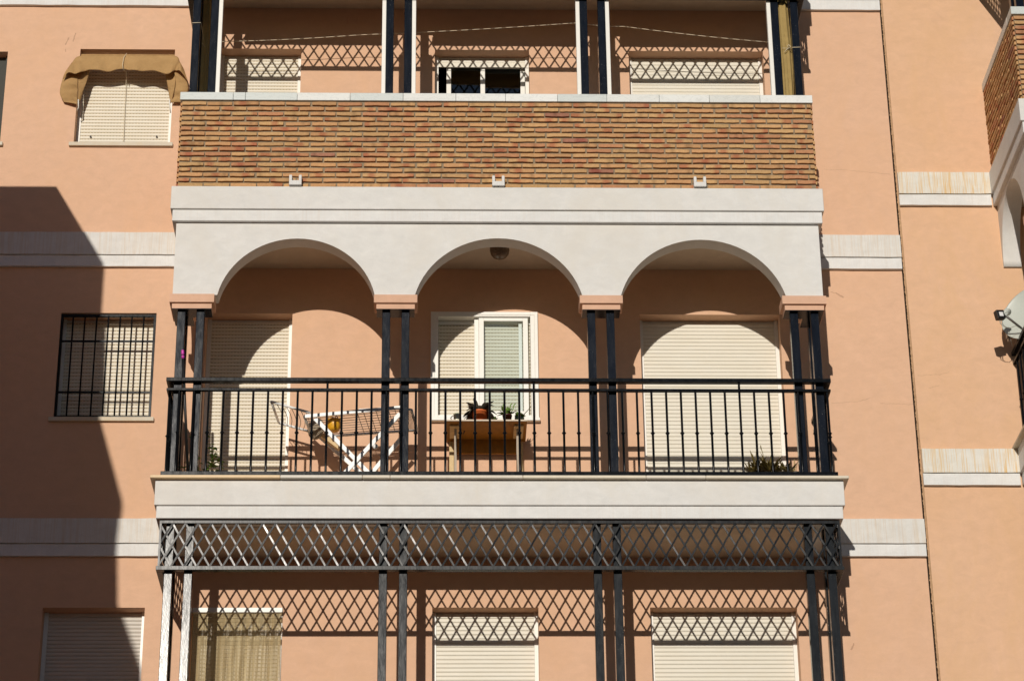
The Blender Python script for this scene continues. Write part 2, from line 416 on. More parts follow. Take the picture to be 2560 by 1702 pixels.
# string courses on the wall
def course(x0, x1, zt, zm, zb, mats, parent, b=.05, jag=True):
    o = None
    m = MB()
    n = max(2, int((x1-x0)/.11))
    for (z0, z1, d) in ((zm+.004, zt, b), (zb, zm, b-.016)):
        f = []; 
        for i in range(n+1):
            x = x0+(x1-x0)*i/n; j = random.uniform(-.0022, .0022); k = random.uniform(-.0015, .0015)
            f.append([(x, .0, z1+j), (x, -d+k, z1+j), (x, -d-k, z0+random.uniform(-.0018, .0018)), (x, .0, z0+random.uniform(-.001, .001))])
        bb = m.verts([p for r in f for p in r])
        for i in range(n):
            for q in range(3): m.face([bb+4*i+q, bb+4*i+q+1, bb+4*i+5+q, bb+4*i+4+q][::-1])
        m.face([bb, bb+1, bb+2, bb+3]); m.face([bb+4*n+3, bb+4*n+2, bb+4*n+1, bb+4*n])
        if o is None: o = m.build('string_course', mats[0], parent); m = MB()
        else: m.build('lower_fillet', mats[1], o)
for k in (-2, -1, 0, 1):
    course(-7.5, AL-O1+.0, T+k*H, MZ+k*H, B+k*H, (BAND, BAND2), blockA)
    course(AR+O1, XJ, T+k*H, MZ+k*H, B+k*H, (BAND, BAND2), blockA)
for k in (-2, -1, 0, 1):
    course(XJ+.03, 5.46-O1, T+.69+k*H, MZ+.69+k*H, B+.69+k*H, (BANDB, BAND2), blockB)
    course(8.5+O1, 13, T+.69+k*H, MZ+.69+k*H, B+.69+k*H, (BANDB, BAND2), blockB)

# ------------------------------------------------------------------ balcony stack
def slab(al, ar, da, z_off, parent, mat=WHITE, hollow=True):
    zt, zm, zb = T+z_off, MZ+z_off, B+z_off
    m = MB()
    m.box(al-O1, ar+O1, -da-O1, -.001, zm+.004, zt)
    o = m.build('balcony', mat, parent, bevel=.006, segs=2)
    m = MB(); m.box(al-O2, ar+O2, -da-O2, -.001, zb+.002, zm+.004); m.build('lower_fascia', BAND2, o, bevel=.006, segs=2)
    m = MB(); m.box(al+TH+.004, ar-TH-.004, -da+TH+.004, -.004, zb-.004, zb+.001); m.build('ceiling', CEIL, o)
    return o
def arch_pts(c, hw, rise, z0, n=30):
    """circle segment from left spring to right spring"""
    if rise > hw*.95: return [(c-hw*math.cos(math.pi*i/n), z0+rise*math.sin(math.pi*i/n)) for i in range(n+1)]
    rad = (hw*hw+rise*rise)/(2*rise); zc = z0+rise-rad; a0 = math.atan2(z0-zc, hw)
    return [(c+rad*math.cos(a), zc+rad*math.sin(a)) for a in [math.pi-a0-(math.pi-2*a0)*i/n for i in range(n+1)]]
def arcade(al, ar, da, k, zb, arches, side_spans, parent, half_side=False):
    """white arcade wall: front sheet with arches, side sheets with a small arch each; k = underside, zb = top"""
    m = MB()
    def sheet(x0, x1, arcs, fn, t0, t1, half=False):
        # fill column by column so that no concave face is left to the triangulator
        cur = [(x0, k)]
        for (a, b_, rise) in arcs: cur += arch_pts((a+b_)/2, (b_-a)/2, rise, k)
        cur += [(x1, k)]
        if half:
            (a, b_, rise) = arcs[0]; cur = [(x0, k)]+[q for q in arch_pts(b_, b_-a, rise, k, 40) if q[0] <= b_+1e-6]+[(x1, k+rise)]
        n = len(cur)
        for t, rev in ((t0, False), (t1, True)):
            A = m.verts([fn(p, t) for p in cur]); Bq = m.verts([fn((p[0], zb), t) for p in cur])
            for i in range(n-1):
                if abs(cur[i+1][0]-cur[i][0]) < 1e-6: continue
                q = [A+i, A+i+1, Bq+i+1, Bq+i]; m.face(q[::-1] if rev else q)
        A = m.verts([fn(p, t0) for p in cur]); Bq = m.verts([fn(p, t1) for p in cur])
        for i in range(n-1): m.face([A+i, Bq+i, Bq+i+1, A+i+1], True)
        for x in (x0, x1):
            kk = k+arcs[0][2] if half and x == x1 else k
            m.face([m.verts([fn((x, kk), t0), fn((x, kk), t1), fn((x, zb), t1), fn((x, zb), t0)])+i for i in range(4)])
    sheet(al, ar, arches, lambda p, t: (p[0], t, p[1]), -da, -da+TH)
    for xo, xi in ((al, al+TH), (ar-TH, ar)):
        sheet(-da+TH+.0005, -.002, side_spans, lambda p, t: (t, p[0], p[1]), xo, xi, half_side)
    return m.build('arcade_wall', WHITE, parent)
def capital(cx0, cx1, y0, y1, k, parent):
    """two stepped blocks under the arcade wall"""
    m = MB(); m.box(cx0, cx1, y0, y1, k-.082, k-.001)
    m.box(cx0+.022, cx1-.022, y0+.022, y1-.022, k-.135, k-.0825)
    o = m.build('capital', CAPM, parent, bevel=.003)
    m = MB(); m.box(cx0+.024, cx1-.024, y0+.024, y1-.024, k-.140, k-.1355); m.build('base_plate', IRON, o)
    return o
def corner_capital(xo, sgn, da, k, parent):
    """L shaped capital on the corner; sgn +1 when the arm goes to the right"""
    m = MB()
    for g_, z0, z1 in ((.0, k-.082, k-.001), (.022, k-.135, k-.0825)):
        xa = xo-sgn*(.0228-g_); xb = xo+sgn*(.353+.0228-g_); xi = xo+sgn*(TH+.0228-g_)
        y0 = -da-.0228+g_; y1 = -da+TH+.0228-g_; y2 = -da+.353+.0228-g_
        poly = [(xa, y0), (xb, y0), (xb, y1), (xi, y1), (xi, y2), (xa, y2)]
        if sgn < 0: poly = poly[::-1]
        m.prism(poly, lambda p, t: (p[0], p[1], t), z0, z1)
    o = m.build('capital', CAPM, parent); cx, cy = sum(p[0] for p in poly)/6, sum(p[1] for p in poly)/6
    m = MB(); m.prism([(p[0]+(.002 if p[0] < cx else -.002), p[1]+(.002 if p[1] < cy else -.002)) for p in poly], lambda p, t: (p[0], p[1], t), k-.140, k-.1355); m.build('base_plate', IRON, o)
    return o
_post = {}
def post(x, y, z0, z1, parent, mat):
    key = (round(z1-z0, 3), mat.name)
    if key not in _post:
        m = MB(); m.box(-.036, .036, -.036, .036, 0, z1-z0)
        o = m.build('post', mat, parent, bevel=.004, segs=2); put(o, (x, y, z0)); _post[key] = o
    else:
        o = _post[key].copy(); COL.objects.link(o); o.parent = parent; put(o, (x, y, z0))
    return o
def posts(xs, da, al, ar, z0, z1, parent, mat):
    yc = -da+.039+.036
    for x in xs: post(x, yc, z0, z1, parent, mat)
    for x in (xs[0], xs[-1]): post(x, yc+.18, z0, z1, parent, mat)

def brick_col():
    r = random.random()
    if r < .42: c = (.61, .365, .165)
    elif r < .84: c = (.60, .33, .15)
    elif r < .985: c = (.55, .265, .13)
    else: c = (.42, .19, .12)
    f = random.uniform(.80, .99); return tuple(x*f*random.uniform(.985, 1.015) for x in c)
def bricks(m, length, z0, z1, fn, half_start=True, end_dark=False):
    """courses of thin bricks; fn(s, out, z) -> point"""
    rows = 17; ph = (z1-z0-.012)/rows; bl = .228; pitch = .243
    for r in range(rows):
        s = -(pitch/2 if (r % 2) else .005)-.004*(r % 3)+random.uniform(-.003, .003); zc = z0+.016+ph*r
        while s < length:
            a, b_ = max(s, 0.002), min(s+bl+random.uniform(-.006, .005), length-.002); s += pitch+random.uniform(-.003, .003)
            if b_-a < .03: continue
            c0 = brick_col(); h = ph-.0182+random.uniform(-.0025, .002); pr = .017+random.uniform(-.002, .005)
            tilt = random.uniform(-.0015, .0015); n = max(2, int((b_-a)/.030)); rings = []; red = random.random() < .38; ra = random.random(); ph1, ph2 = random.random()*6, random.random()*6
            for i in range(n+1):
                t = i/n; x = a+(b_-a)*t; e = (.0012 if i in (0, n) else 0)
                lo = zc+random.uniform(-.0020, .0016)+tilt*(t-.5)+e+.0012*math.sin(ph1+t*5); hi = zc+h+random.uniform(-.0014, .0014)+tilt*(t-.5)-e
                p = pr-e+random.uniform(-.0012, .0012)
                c = c0
                if red and abs(t-ra) < .16: c = tuple(c0[j]*(.82, .60, .62)[j] for j in range(3))
                elif random.random() < .06: c = tuple(x_*.72 for x_ in c0)
                pts = [fn(x, -.004, lo), fn(x, p-.001, lo), fn(x, p, lo+.0015), fn(x, p, hi-.004), fn(x, p-.004, hi), fn(x, -.004, hi)]
                rings.append(m.verts(pts, c))
            for q, w in zip(rings, rings[1:]):
                for j in range(5): m.face([q+j, q+j+1, w+j+1, w+j])
            m.face([rings[0]+j for j in range(6)]); m.face([rings[-1]+j for j in range(6)][::-1])
def parapet(al, ar, da, z0, z1, parent, ths=.12):
    m = MB(); m.box(al, ar, -da, -da+ths, z0, z1); m.box(al, al+ths, -da+ths, -.002, z0, z1); m.box(ar-ths, ar, -da+ths, -.002, z0, z1)
    o = m.build('brick_parapet', MORTAR, parent)
    m = MB()
    bricks(m, ar-al, z0, z1, lambda s, o_, z: (al+s, -da-o_, z))
    bricks(m, da, z0, z1, lambda s, o_, z: (al-o_, -s, z))
    bricks(m, da, z0, z1, lambda s, o_, z: (ar+o_, -s, z))
    m.build('brick_courses', BRICK, o)
    return o
def coping(al, ar, da, z0, z1, parent, step=.475, ov=.026, w=.19):
    m = MB(); x = al-ov; i = 0
    while x < ar+ov-.01:
        n = min(x+step*(1 if i != 1 else .25)+random.uniform(-.02, .02), ar+ov)
        if ar+ov-n < .15: n = ar+ov
        s = random.choice((.0, .06, -.05, .03)); c = (.68+s, .69+s, .66+s*1.1) if random.random() > .25 else (.56, .60, .58)
        m.box(x+.0012, n-.0012, -da-ov, -da+w-ov, z0, z1, c); x = n; i += 1
    for xa, xb in ((al-ov, al+w-ov), (ar-w+ov, ar+ov)): m.box(xa, xb, -da+w-ov+.001, -.002, z0, z1, (.68, .69, .66))
    return m.build('marble_coping', MARBLE, parent, bevel=.0025)

_bal = None
def railing(al, ar, da, zb, zt, anchor, label, cat='railing', pitch=.1303, r0=None):
    """three sided iron railing: U shaped rails, turned collars on the balusters"""
    root = empty('balcony_railing', ((al+ar)/2, -da, zb), label, cat)
    a, b_, d = al-.008, ar+.008, da+.008
    def u(z0, z1, w, name, ex=0.):
        m = MB()
        m.box(a-ex, b_+ex, -d-ex, -d+w, z0, z1); m.box(a-ex, a+w, -d+w, -.004, z0, z1); m.box(b_-w, b_+ex, -d+w, -.004, z0, z1)
        return m.build(name, RAILM, root, bevel=.003, segs=2)
    u(zt-.036, zt, .05, 'top_rail', .006); u(zt-.124, zt-.100, .036, 'middle_rail'); u(zb, zb+.042, .045, 'bottom_rail', .012)
    zlo, zhi = zb+.042, zt-.124
    prof = [(.0105, 0)]; mid = (zhi-zlo)*.5-.012
    for r_, dz in ((.0105, -.014), (.013, -.012), (.012, -.006), (.0195, -.001), (.0195, .004), (.012, .009), (.013, .013), (.0105, .015)): prof.append((r_, mid+dz))
    prof.append((.0105, zhi-zlo))
    m = MB(); m.lathe(prof, n=10); first = m.build('baluster', RAILM, root)
    m = MB(); p2 = prof[:-1]+[(.0105, zt-.036-zlo)]; m.lathe(p2, n=10); tall = m.build('baluster', RAILM, root)
    used = {'s': False, 't': False}
    def place(x, y, t=False):
        src, key = (tall, 't') if t else (first, 's')
        if not used[key]: o = src; used[key] = True
        else: o = src.copy(); COL.objects.link(o); o.parent = root
        put(o, (x, y, zlo))
    i0 = math.ceil((a+.02-anchor)/pitch); i1 = math.floor((b_-.02-anchor)/pitch)
    for i in range(i0, i1+1): place(anchor+i*pitch, -d+.019, t=(i % 14 in (0, )))
    for xs in (a+.019, b_-.019):
        y = -d+.10
        while y < -.05: place(xs, y); y += pitch
    return root
def lattice(al, ar, da, z0, z1, label, parent_pos):
    """riveted flat bar lattice hanging below a slab, front and both returns"""
    root = empty('lattice_screen', parent_pos, label, 'lattice')
    a, b_, d = al-.005, ar+.005, da+.005
    m = MB(); m.box(a-.012, b_+.012, -d-.012, -d+.045, z0, z0+.036); m.box(a-.012, a+.04, -d+.045, -.004, z0, z0+.036); m.box(b_-.04, b_+.012, -d+.045, -.004, z0, z0+.036)
    m.build('bottom_bar', IRON3, root, bevel=.002)
    m = MB(); m.box(a, b_, -d, -d+.03, z1-.03, z1); m.box(a, a+.03, -d+.03, -.004, z1-.03, z1); m.box(b_-.03, b_, -d+.03, -.004, z1-.03, z1)
    m.box(a, a+.018, -d+.002, -d+.022, z0+.036, z1-.03); m.box(b_-.018, b_, -d+.002, -d+.022, z0+.036, z1-.03)
    m.build('top_bar', IRON3, root)
    p = .1102; hh = z1-.03-(z0+.036); za, zb_ = z0+.036, z1-.03
    def lat(length, fn, start, name):
        m = MB(); k = -3
        while start+k*p < length:
            for sg, off in ((1, -.003), (-1, .005)):
                x0, x1 = (start+k*p, start+(k+2)*p) if sg > 0 else (start+(k+2)*p, start+k*p)
                t0, t1 = 0., 1.
                # clip to the panel
                def tt(x): return (x-x0)/(x1-x0)
                lo, hi = .008, length-.008
                ts = sorted((tt(lo), tt(hi))); t0, t1 = max(0, ts[0]), min(1, ts[1])
                if t1-t0 < .06: continue
                A = fn(x0+(x1-x0)*t0, off, za+hh*t0); Bp = fn(x0+(x1-x0)*t1, off, za+hh*t1)
                side = Vector(fn(0, -1, 0))-Vector(fn(0, 0, 0))
                j = (.06 if sg > 0 else -.035)+random.uniform(-.045, .045); sv = Vector(side).normalized(); tv = Vector(fn(1, 0, 0))-Vector(fn(0, 0, 0))
                m.bar(A, Bp, .0155, .007, (sv+tv.normalized()*j).normalized())
            k += 1
        m.build(name, IRON3, root)
    lat(b_-a, lambda s, o_, z: (a+s, -d+.012+o_, z), -2.18-AL, 'front_lattice')
    lat(d, lambda s, o_, z: (a+.010+o_, -s, z), .03, 'side_lattice')
    lat(d, lambda s, o_, z: (b_-.010-o_, -s, z), .03, 'side_lattice')
    return root

# --- loggia stack on the left block
ARCH = [(AL+.399, -.479, .575), (-.120, 1.391, .585), (1.737, 3.233, .578)]
SIDE = [(-DA+.353, -.006, .48)]
ZS = 10.139
low = slab(AL, AR, DA, -2*H, blockA)
parapet(AL-.010+.012, AR+.010-.012, DA, T-2*H, T-2*H+.933, low)
posts(POSTX, DA, AL, AR, T-2*H, B-H, low, IRON2)
midb = slab(AL, AR, DA, -H, blockA)
m = MB()
xs_ = [AL-.1, -1.27, -.56, -.32, .83, 1.9, 2.42, AR+.1]
for i, (a, b_) in enumerate(zip(xs_, xs_[1:])):
    c = [(.74, .55, .32), (.66, .62, .54), (.64, .57, .46), (.66, .60, .50), (.68, .61, .48), (.66, .6, .5), (.65, .58, .46)][i]
    m.box(a+.001, b_-.001, -DA-.1, -.003, T-H+.0005, T-H+.028, c)
m.build('stone_sill', attr_mat('cream stone edge', .5, 12, .1, .4, .1), midb, bevel=.004)
posts(POSTX, DA, AL, AR, ZS+.006, K-.1405, midb, IRON)
arcade(AL, AR, DA, K, B+.001, ARCH, SIDE, midb, True)
corner_capital(AL, 1, DA, K, midb); corner_capital(AR, -1, DA, K, midb)
capital(-.486, -.096, -DA-.0228, -DA+TH+.0228, K, midb); capital(1.365, 1.753, -DA-.0228, -DA+TH+.0228, K, midb)
top = slab(AL, AR, DA, 0, blockA)
parapet(AL-.004, AR+.004, DA+.004, T, T+.933, top)
coping(AL, AR, DA, T+.9345, T+1.017, top)
for x in (-1.219, .640, 2.494):
    m = MB(); x0, x1 = x-.057, x+.057; y0, y1 = -DA-.085, -DA-.004
    m.box(x0, x1, y0, y1, T+.003, T+.05); m.box(x0, x0+.026, y0+.004, y1, T+.0505, T+.108); m.box(x1-.026, x1, y0+.004, y1, T+.0505, T+.108)
    m.build('drain_spout', BAND2, top, bevel=.004, segs=2)
posts(POSTX, DA, AL, AR, T+1.018, B+H, top, IRON)
for i in (1, 2, 3, 4, 5, 6):
    s = 1 if i % 2 else -1; x = POSTX[i]+s*(.036+.0195)
    m = MB(); m.box(x-.0185, x+.0185, -DA+.045, -DA+.10, T+1.018, T+H-.64-.0); m.build('blind_guide', ALU, top, bevel=.002)
roofs = slab(AL, AR, DA, H, blockA)
railing(AL, AR, DA, 10.171, 11.112, P(818, 1000, -DA+.01).x, 'long black iron railing with collared balusters in front of the clothes rack and table')
lattice(AL, AR, DA, 9.304, B-H, 'black riveted lattice screen hanging under the white slab across the bottom of the photo', (.64, -DA, 9.3))
lattice(AL, AR, DA, 9.304+2*H+.02, B+H, 'black lattice screen under the topmost slab, above the tied curtains, at the upper edge', (.64, -DA, 15.1))

# --- loggia stack on the right block
BL_, BR_, DB, ZO = 5.46, 8.5, 1.37, .69
bx = [BL_+.085, BL_+.255, 6.90, 7.07, BR_-.255, BR_-.085]
lowB = slab(BL_, BR_, DB, ZO-2*H, blockB)
posts(bx, DB, BL_, BR_, T+ZO-2*H, B+ZO-H, lowB, IRON)
midB = slab(BL_, BR_, DB, ZO-H, blockB)
m = MB(); m.box(BL_-.1, BR_+.1, -DB-.1, -.003, T+ZO-H+.0005, T+ZO-H+.028); m.build('stone_sill', SILLM, midB, bevel=.004)
posts(bx, DB, BL_, BR_, T+ZO-H+.028, K+ZO-.1, midB, IRON)
arcade(BL_, BR_, DB, K+ZO+.075, B+ZO+.001, [(BL_+.35, 6.81, .575), (7.16, BR_-.35, .575)], [(-DB+.353, -.022, .62)], midB)
corner_capital(BL_, 1, DB, K+ZO+.075, midB); corner_capital(BR_, -1, DB, K+ZO+.075, midB)
capital(6.79, 7.18, -DB-.0228, -DB+TH+.0228, K+ZO+.075, midB)
topB = slab(BL_, BR_, DB, ZO, blockB)
parapet(BL_-.004, BR_+.004, DB+.004, T+ZO, T+ZO+.933, topB)
coping(BL_, BR_, DB, T+ZO+.9345, T+ZO+1.017, topB)
posts(bx, DB, BL_, BR_, T+ZO+1.018, B+ZO+H, topB, IRON)
slab(BL_, BR_, DB, ZO+H, blockB)
railing(BL_, BR_, DB, 10.171+ZO, 11.112+ZO, BL_+.11, 'black iron railing on the right edge of the photo behind the satellite dish')
lattice(BL_, BR_, DB, 9.304+ZO+2*H, B+ZO+H, 'black lattice screen above the brick balcony at the top right corner', (BL_, -DB, 15.8))
lattice(BL_, BR_, DB, 9.304+ZO, B+ZO-H, 'black lattice screen under the lower white slab of the right block', (BL_, -DB, 9.9))

# ------------------------------------------------------------------ windows
def slats(x0, x1, z0, z1, y, mat, parent, pitch=.036, bottom_bar=True):
    """roller shutter of bulging slats; origin at its bottom left so that the slot pattern follows the slats"""
    m = MB(); z = z0
    if bottom_bar: m.box(x0, x1, y-.006, y+.01, z0, z0+.05); z = z0+.052
    base = z
    while z < z1:
        zt = min(z+pitch, z1); prof = [(.0022, 0), (-.0012, .05), (-.002, .3), (-.002, .7), (-.0012, .93), (.0022, .97)] if mat is SH_CREAM else [(.005, 0), (0, .09), (-.0042, .3), (-.0056, .55), (-.0045, .8), (-.001, .93), (.005, .985)]
        rows = [[(x0, y+a, z+(zt-z)*t), (x1, y+a, z+(zt-z)*t)] for a, t in prof]
        m.grid(rows); z += pitch
    m.grid([[(x0, y+.0075, base), (x1, y+.0075, base)], [(x0, y+.0075, z1), (x1, y+.0075, z1)]], False)
    return m.build('roller_shutter', mat, parent, loc=((x0+x1)/2, y, base))
def window(key, mat, rec=.135, sill=True, gw=.036, sh_bottom=None, bar=True, parent=blockA, guide=ALU, shade=0, pitch=.036):
    x0, x1, z0, z1 = WIN[key]
    m = MB(); m.box(x0+.001, x0+gw, rec-.012, rec+.02, z0+.001, z1-.001); m.box(x1-gw, x1-.001, rec-.012, rec+.02, z0+.001, z1-.001)
    m.box(x0+gw, x1-gw, rec+.012, rec+.03, z1-.05, z1-.001)
    w = m.build('window', guide, parent)
    if mat: slats(x0+gw+.001, x1-gw-.001, (sh_bottom or z0+.002), z1-.03, rec, mat, w, pitch, bar)
    if sill:
        s = MB(); s.box(x0-.042, x1+.03, -.032, rec+.05, z0-.040, z0); s.build('window_sill', SILLM, w, bevel=.004, segs=2)
    return w
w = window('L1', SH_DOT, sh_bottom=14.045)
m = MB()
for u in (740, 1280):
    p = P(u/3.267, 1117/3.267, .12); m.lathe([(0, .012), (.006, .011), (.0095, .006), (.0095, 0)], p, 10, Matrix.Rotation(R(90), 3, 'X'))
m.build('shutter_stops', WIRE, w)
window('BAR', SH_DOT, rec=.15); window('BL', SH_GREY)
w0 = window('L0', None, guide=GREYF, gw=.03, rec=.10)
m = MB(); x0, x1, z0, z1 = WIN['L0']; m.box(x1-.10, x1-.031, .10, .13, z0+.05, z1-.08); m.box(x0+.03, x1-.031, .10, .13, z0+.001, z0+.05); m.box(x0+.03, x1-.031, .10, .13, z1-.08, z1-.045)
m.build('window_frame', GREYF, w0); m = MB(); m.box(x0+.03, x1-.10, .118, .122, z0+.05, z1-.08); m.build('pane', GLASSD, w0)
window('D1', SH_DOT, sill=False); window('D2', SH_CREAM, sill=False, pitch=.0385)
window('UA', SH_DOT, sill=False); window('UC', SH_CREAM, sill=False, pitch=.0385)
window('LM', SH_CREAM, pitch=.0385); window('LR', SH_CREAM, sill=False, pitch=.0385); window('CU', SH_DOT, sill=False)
# half raised shutter over a sliding window, upper floor
wu = window('UB', SH_CREAM, sh_bottom=14.972)
x0, x1, z0, z1 = WIN['UB']; y = .165
def sash(xa, xb, za, zb, y, parent, st=.045, mat=ALU, gl=GLASSD, th=.02):
    m = MB(); m.box(xa, xa+st, y, y+th, za, zb); m.box(xb-st, xb, y, y+th, za, zb); m.box(xa+st, xb-st, y, y+th, za, za+st); m.box(xa+st, xb-st, y, y+th, zb-st*.7, zb)
    o = m.build('sash', mat, parent, bevel=.002); g_ = MB(); g_.box(xa+st, xb-st, y+th*.4, y+th*.6, za+st, zb-st*.7); g_.build('pane', gl, parent)
    return o
sash(.165, .545, z0+.01, 15.02, .155, wu); sash(.50, .940, z0+.01, 15.02, .180, wu)
# aluminium window set proud of the wall on the middle floor
x0, x1, z0, z1 = .022, 1.020, 11.085, 12.200
m = MB(); t = .070
m.box(x0, x0+t, -.03, .06, z0+.03, z1); m.box(x1-t, x1, -.03, .06, z0+.03, z1); m.box(x0+t, x1-t, -.03, .06, z1-t+.02, z1); m.box(x0+t, x1-t, -.028, .06, z0+.03, z0+.06)
m.box(x0+.030, x0+.036, -.034, -.0295, z0+.03, z1-.03); m.box(x1-.036, x1-.030, -.034, -.0295, z0+.03, z1-.03); m.box(x0+.036, x1-.036, -.034, -.0295, z1-.036, z1-.03)
wm = m.build('window', ALU, blockA, bevel=.003)
m = MB(); m.box(x0-.002, x1+.008, -.052, .06, z0-.004, z0+.0295); m.build('window_sill', ALU, wm, bevel=.006, segs=2)
slats(x0+t+.001, x1-t-.001, z0+.062, z1-.09, .075, SH_DOT, wm)
m = MB(); m.box(x0+t, x1-t, .062, .10, z1-.088, z1-.05); m.build('shutter_box', ALU, wm)
sash(.470, .928, z0+.062, z1-.055, -.012, wm, st=.046, gl=GLASS); 
m = MB(); m.box(.428, .469, .012, .05, z0+.062, z1-.055); m.build('mullion', ALU, wm, bevel=.002)
m = MB(); m.box(.842, .872, .022, .04, z0+.062, z1-.10); m.build('inner_sash_stile', ALU, wm)
# iron window grille
gr = empty('window_grille', (-2.978, .02, 11.12), 'black iron bar grille over the left window half in shadow', 'grille')
x0, x1, z0, z1 = WIN['BAR']; x0 += .003; x1 -= .003; z0 += .004; z1 -= .012
m = MB(); m.box(x0, x0+.022, .005, .03, z0, z1); m.box(x1-.022, x1, .005, .03, z0, z1); m.box(x0+.022, x1-.022, .005, .03, z1-.022, z1); m.box(x0+.022, x1-.022, .005, .03, z0, z0+.022)
for z in (11.905, 11.385): m.box(x0+.022, x1-.022, .012, .022, z-.009, z+.009)
m.build('grille_frame', RAILM, gr)
m = MB(); m.tube([(0, 0, 0), (0, 0, z1-z0-.046)], .0082, 8); g0 = m.build('grille_bar', RAILM, gr)
for i in range(7):
    o = g0 if i == 0 else g0.copy()
    if i: COL.objects.link(o); o.parent = gr
    put(o, (-3.306+.1092*i, .0, z0+.023))
# faint inspection cover on the upper loggia wall
a, b_ = P(868, 62, 0), P(894, 40, 0)
m = MB(); m.box(a.x, b_.x, -.006, -.0005, a.z, b_.z); m.build('inspection_cover', WALL, blockA, bevel=.002)

# ------------------------------------------------------------------ things on the balconies
# ceiling lamp
lp = P(1249, 632, -.45)
m = MB(); m.lathe([(0, 0), (.088, 0), (.092, -.014), (.086, -.02)], (lp.x, -.47, B-.0045), 28); 
root = empty('ceiling_light', (lp.x, -.47, B-.004), 'round smoked glass ceiling light in the middle arch', 'lamp')
m.build('lamp_base', BLK, root)
m = MB(); m.lathe([(.088, -.02), (.092, -.045), (.084, -.082), (.062, -.112), (.032, -.128), (0, -.132)], (lp.x, -.47, B-.0045), 28); m.build('lamp_shade', LAMPM, root)

# rolled blinds high in the upper bays (their shadow trims the lattice shadow)
for i, (xa, xb, lab) in enumerate(((-1.965, -.465, 'rolled up canvas blind at the top of the left upper bay'), (-.115, 1.395, 'rolled up canvas blind at the top of the middle upper bay'), (1.735, 3.22, 'rolled up canvas blind at the top of the right upper bay'))):
    m = MB(); zz = 15.385
    m.tube([(xa+(xb-xa)*k/14, -.80, zz+.05+.003*math.sin(k*1.9)) for k in range(15)], .05, 14); m.box(xa, xb, -.815, -.785, zz+.09, B+H-.012)
    tag(m.build('rolled_blind', CANVAS2, loc=((xa+xb)/2, -.8, zz)), lab, 'blind', 'rolled blinds in the upper bays')

# tied curtains in the corners of the upper balcony
def tied(xa, xb, y0, lab, tie_v, knot):
    root = empty('tied_curtain', ((xa+xb)/2, y0, T+1.02), lab, 'curtain', 'tied curtains on the upper balcony')
    m = MB(); rows = []; n = 36
    for i in range(40):
        t = i/39; z = T+1.0+t*(1.62); row = []
        for j in range(n+1):
            a = 2*math.pi*j/n; w = (xb-xa)/2*(1+.05*math.sin(3*t+1)); fold = 1+.16*math.sin(a*6+2.*math.sin(t*2.2))+.08*math.sin(a*11+t*3)
            row.append(((xa+xb)/2+w*math.cos(a)*fold*.93+.004*math.sin(t*7), y0+.045*math.sin(a)*fold, z))
        rows.append(row)
    m.grid(rows); m.build('folded_canvas', CANVAS2, root)
    m = MB(); pz = P(*tie_v, y0-.06).z; px = POSTX[0] if knot < 0 else POSTX[-1]; yf = -DA+.037
    m.tube([(px-.042, yf+.05, pz), (px-.040, yf-.002, pz), (px+.040, yf-.002, pz+.004), (px+.043, yf+.06, pz+.004), ((xa+xb)/2, y0-.06, pz+.006), (px-.042, yf+.05, pz)], .0032, 6)
    if knot > 0:
        k = Vector(((xa+xb)/2+.03, y0-.063, pz+.004))
        m.tube([k, k+Vector((-.02, -.008, .018)), k+Vector((-.005, -.01, .03)), k+Vector((.012, -.006, .012)), k], .0032, 6)
        m.tube([k, k+Vector((-.025, -.01, -.02)), k+Vector((-.05, -.006, -.05))], .003, 6); m.tube([k, k+Vector((-.045, -.006, -.006)), k+Vector((-.07, 0, -.002))], .0022, 6)
    m.build('tie_cord', ROPE, root)
tied(-2.235, -2.095, -.36, 'brown canvas curtain bundled between the two left corner posts of the upper balcony', (450, 120), -1)
tied(3.340, 3.440, -.78, 'sunlit olive canvas curtain tied with string between the right corner posts', (1985, 122), 1)

# clothesline across the upper balcony
pts = []
ctrl = [(548, 105, -.24), (900, 88, -.27), (1442, 58, -.42), (1560, 67, -.38), (1930, 107, -.26)]
for (a, b_) in zip(ctrl, ctrl[1:]):
    for k in range(10):
        t = k/10; pts.append(P(a[0]+(b_[0]-a[0])*t, a[1]+(b_[1]-a[1])*t+2.5*math.sin(math.pi*t), a[2]+(b_[2]-a[2])*t))
pts.append(P(*ctrl[-1]))
root = empty('clothesline', pts[20], 'thin cream clothesline strung across the upper balcony wall', 'rope')
m = MB(); m.tube(pts, .0034, 6); m.build('line', ROPE, root)
m = MB(); k = P(1442, 58, -.42); m.tube([k, P(1447, 40, -.42), P(1449, -14, -.42), (P(1449, -14, -.42).x, -.42, B+H-.002)], .0028, 6); m.build('hanger_cord', ROPE, root)

# bead/bamboo strand curtain in the lower left doorway
root = empty('strand_curtain', (-1.67, -.02, 9.27), 'tan bamboo strand curtain hanging from a white rail in the lower left doorway', 'curtain')
m = MB(); m.box(-2.07, -1.276, -.028, .012, 9.236, 9.281); m.build('curtain_rail', ALU, root, bevel=.003)
m = MB(); x = -2.064
while x < -1.283:
    w = random.uniform(.0036, .0062); amp = .012*math.sin(x*23)+.008*math.sin(x*61)
    rows = []
    for i in range(12):
        t = i/11; z = 9.234-t*1.9; yy = -.008+amp*t+.003*math.sin(t*9+x*40); xx = x+.002*math.sin(t*6+x*90)+.006*t*math.sin(x*17)
        rows.append([(xx, yy, z), (xx+w, yy+.0012, z)])
    m.grid(rows, False); x += w+random.uniform(.0012, .0036)
z = 9.19
while z > 7.4:
    m.tube([(-2.062+.785*k/16, -.008-.003+(.012*math.sin((-2.062+.785*k/16)*23)+.008*math.sin((-2.062+.785*k/16)*61))*(9.234-z)/1.9, z+.001*math.sin(k)) for k in range(17)], .0011, 4, False); z -= .036
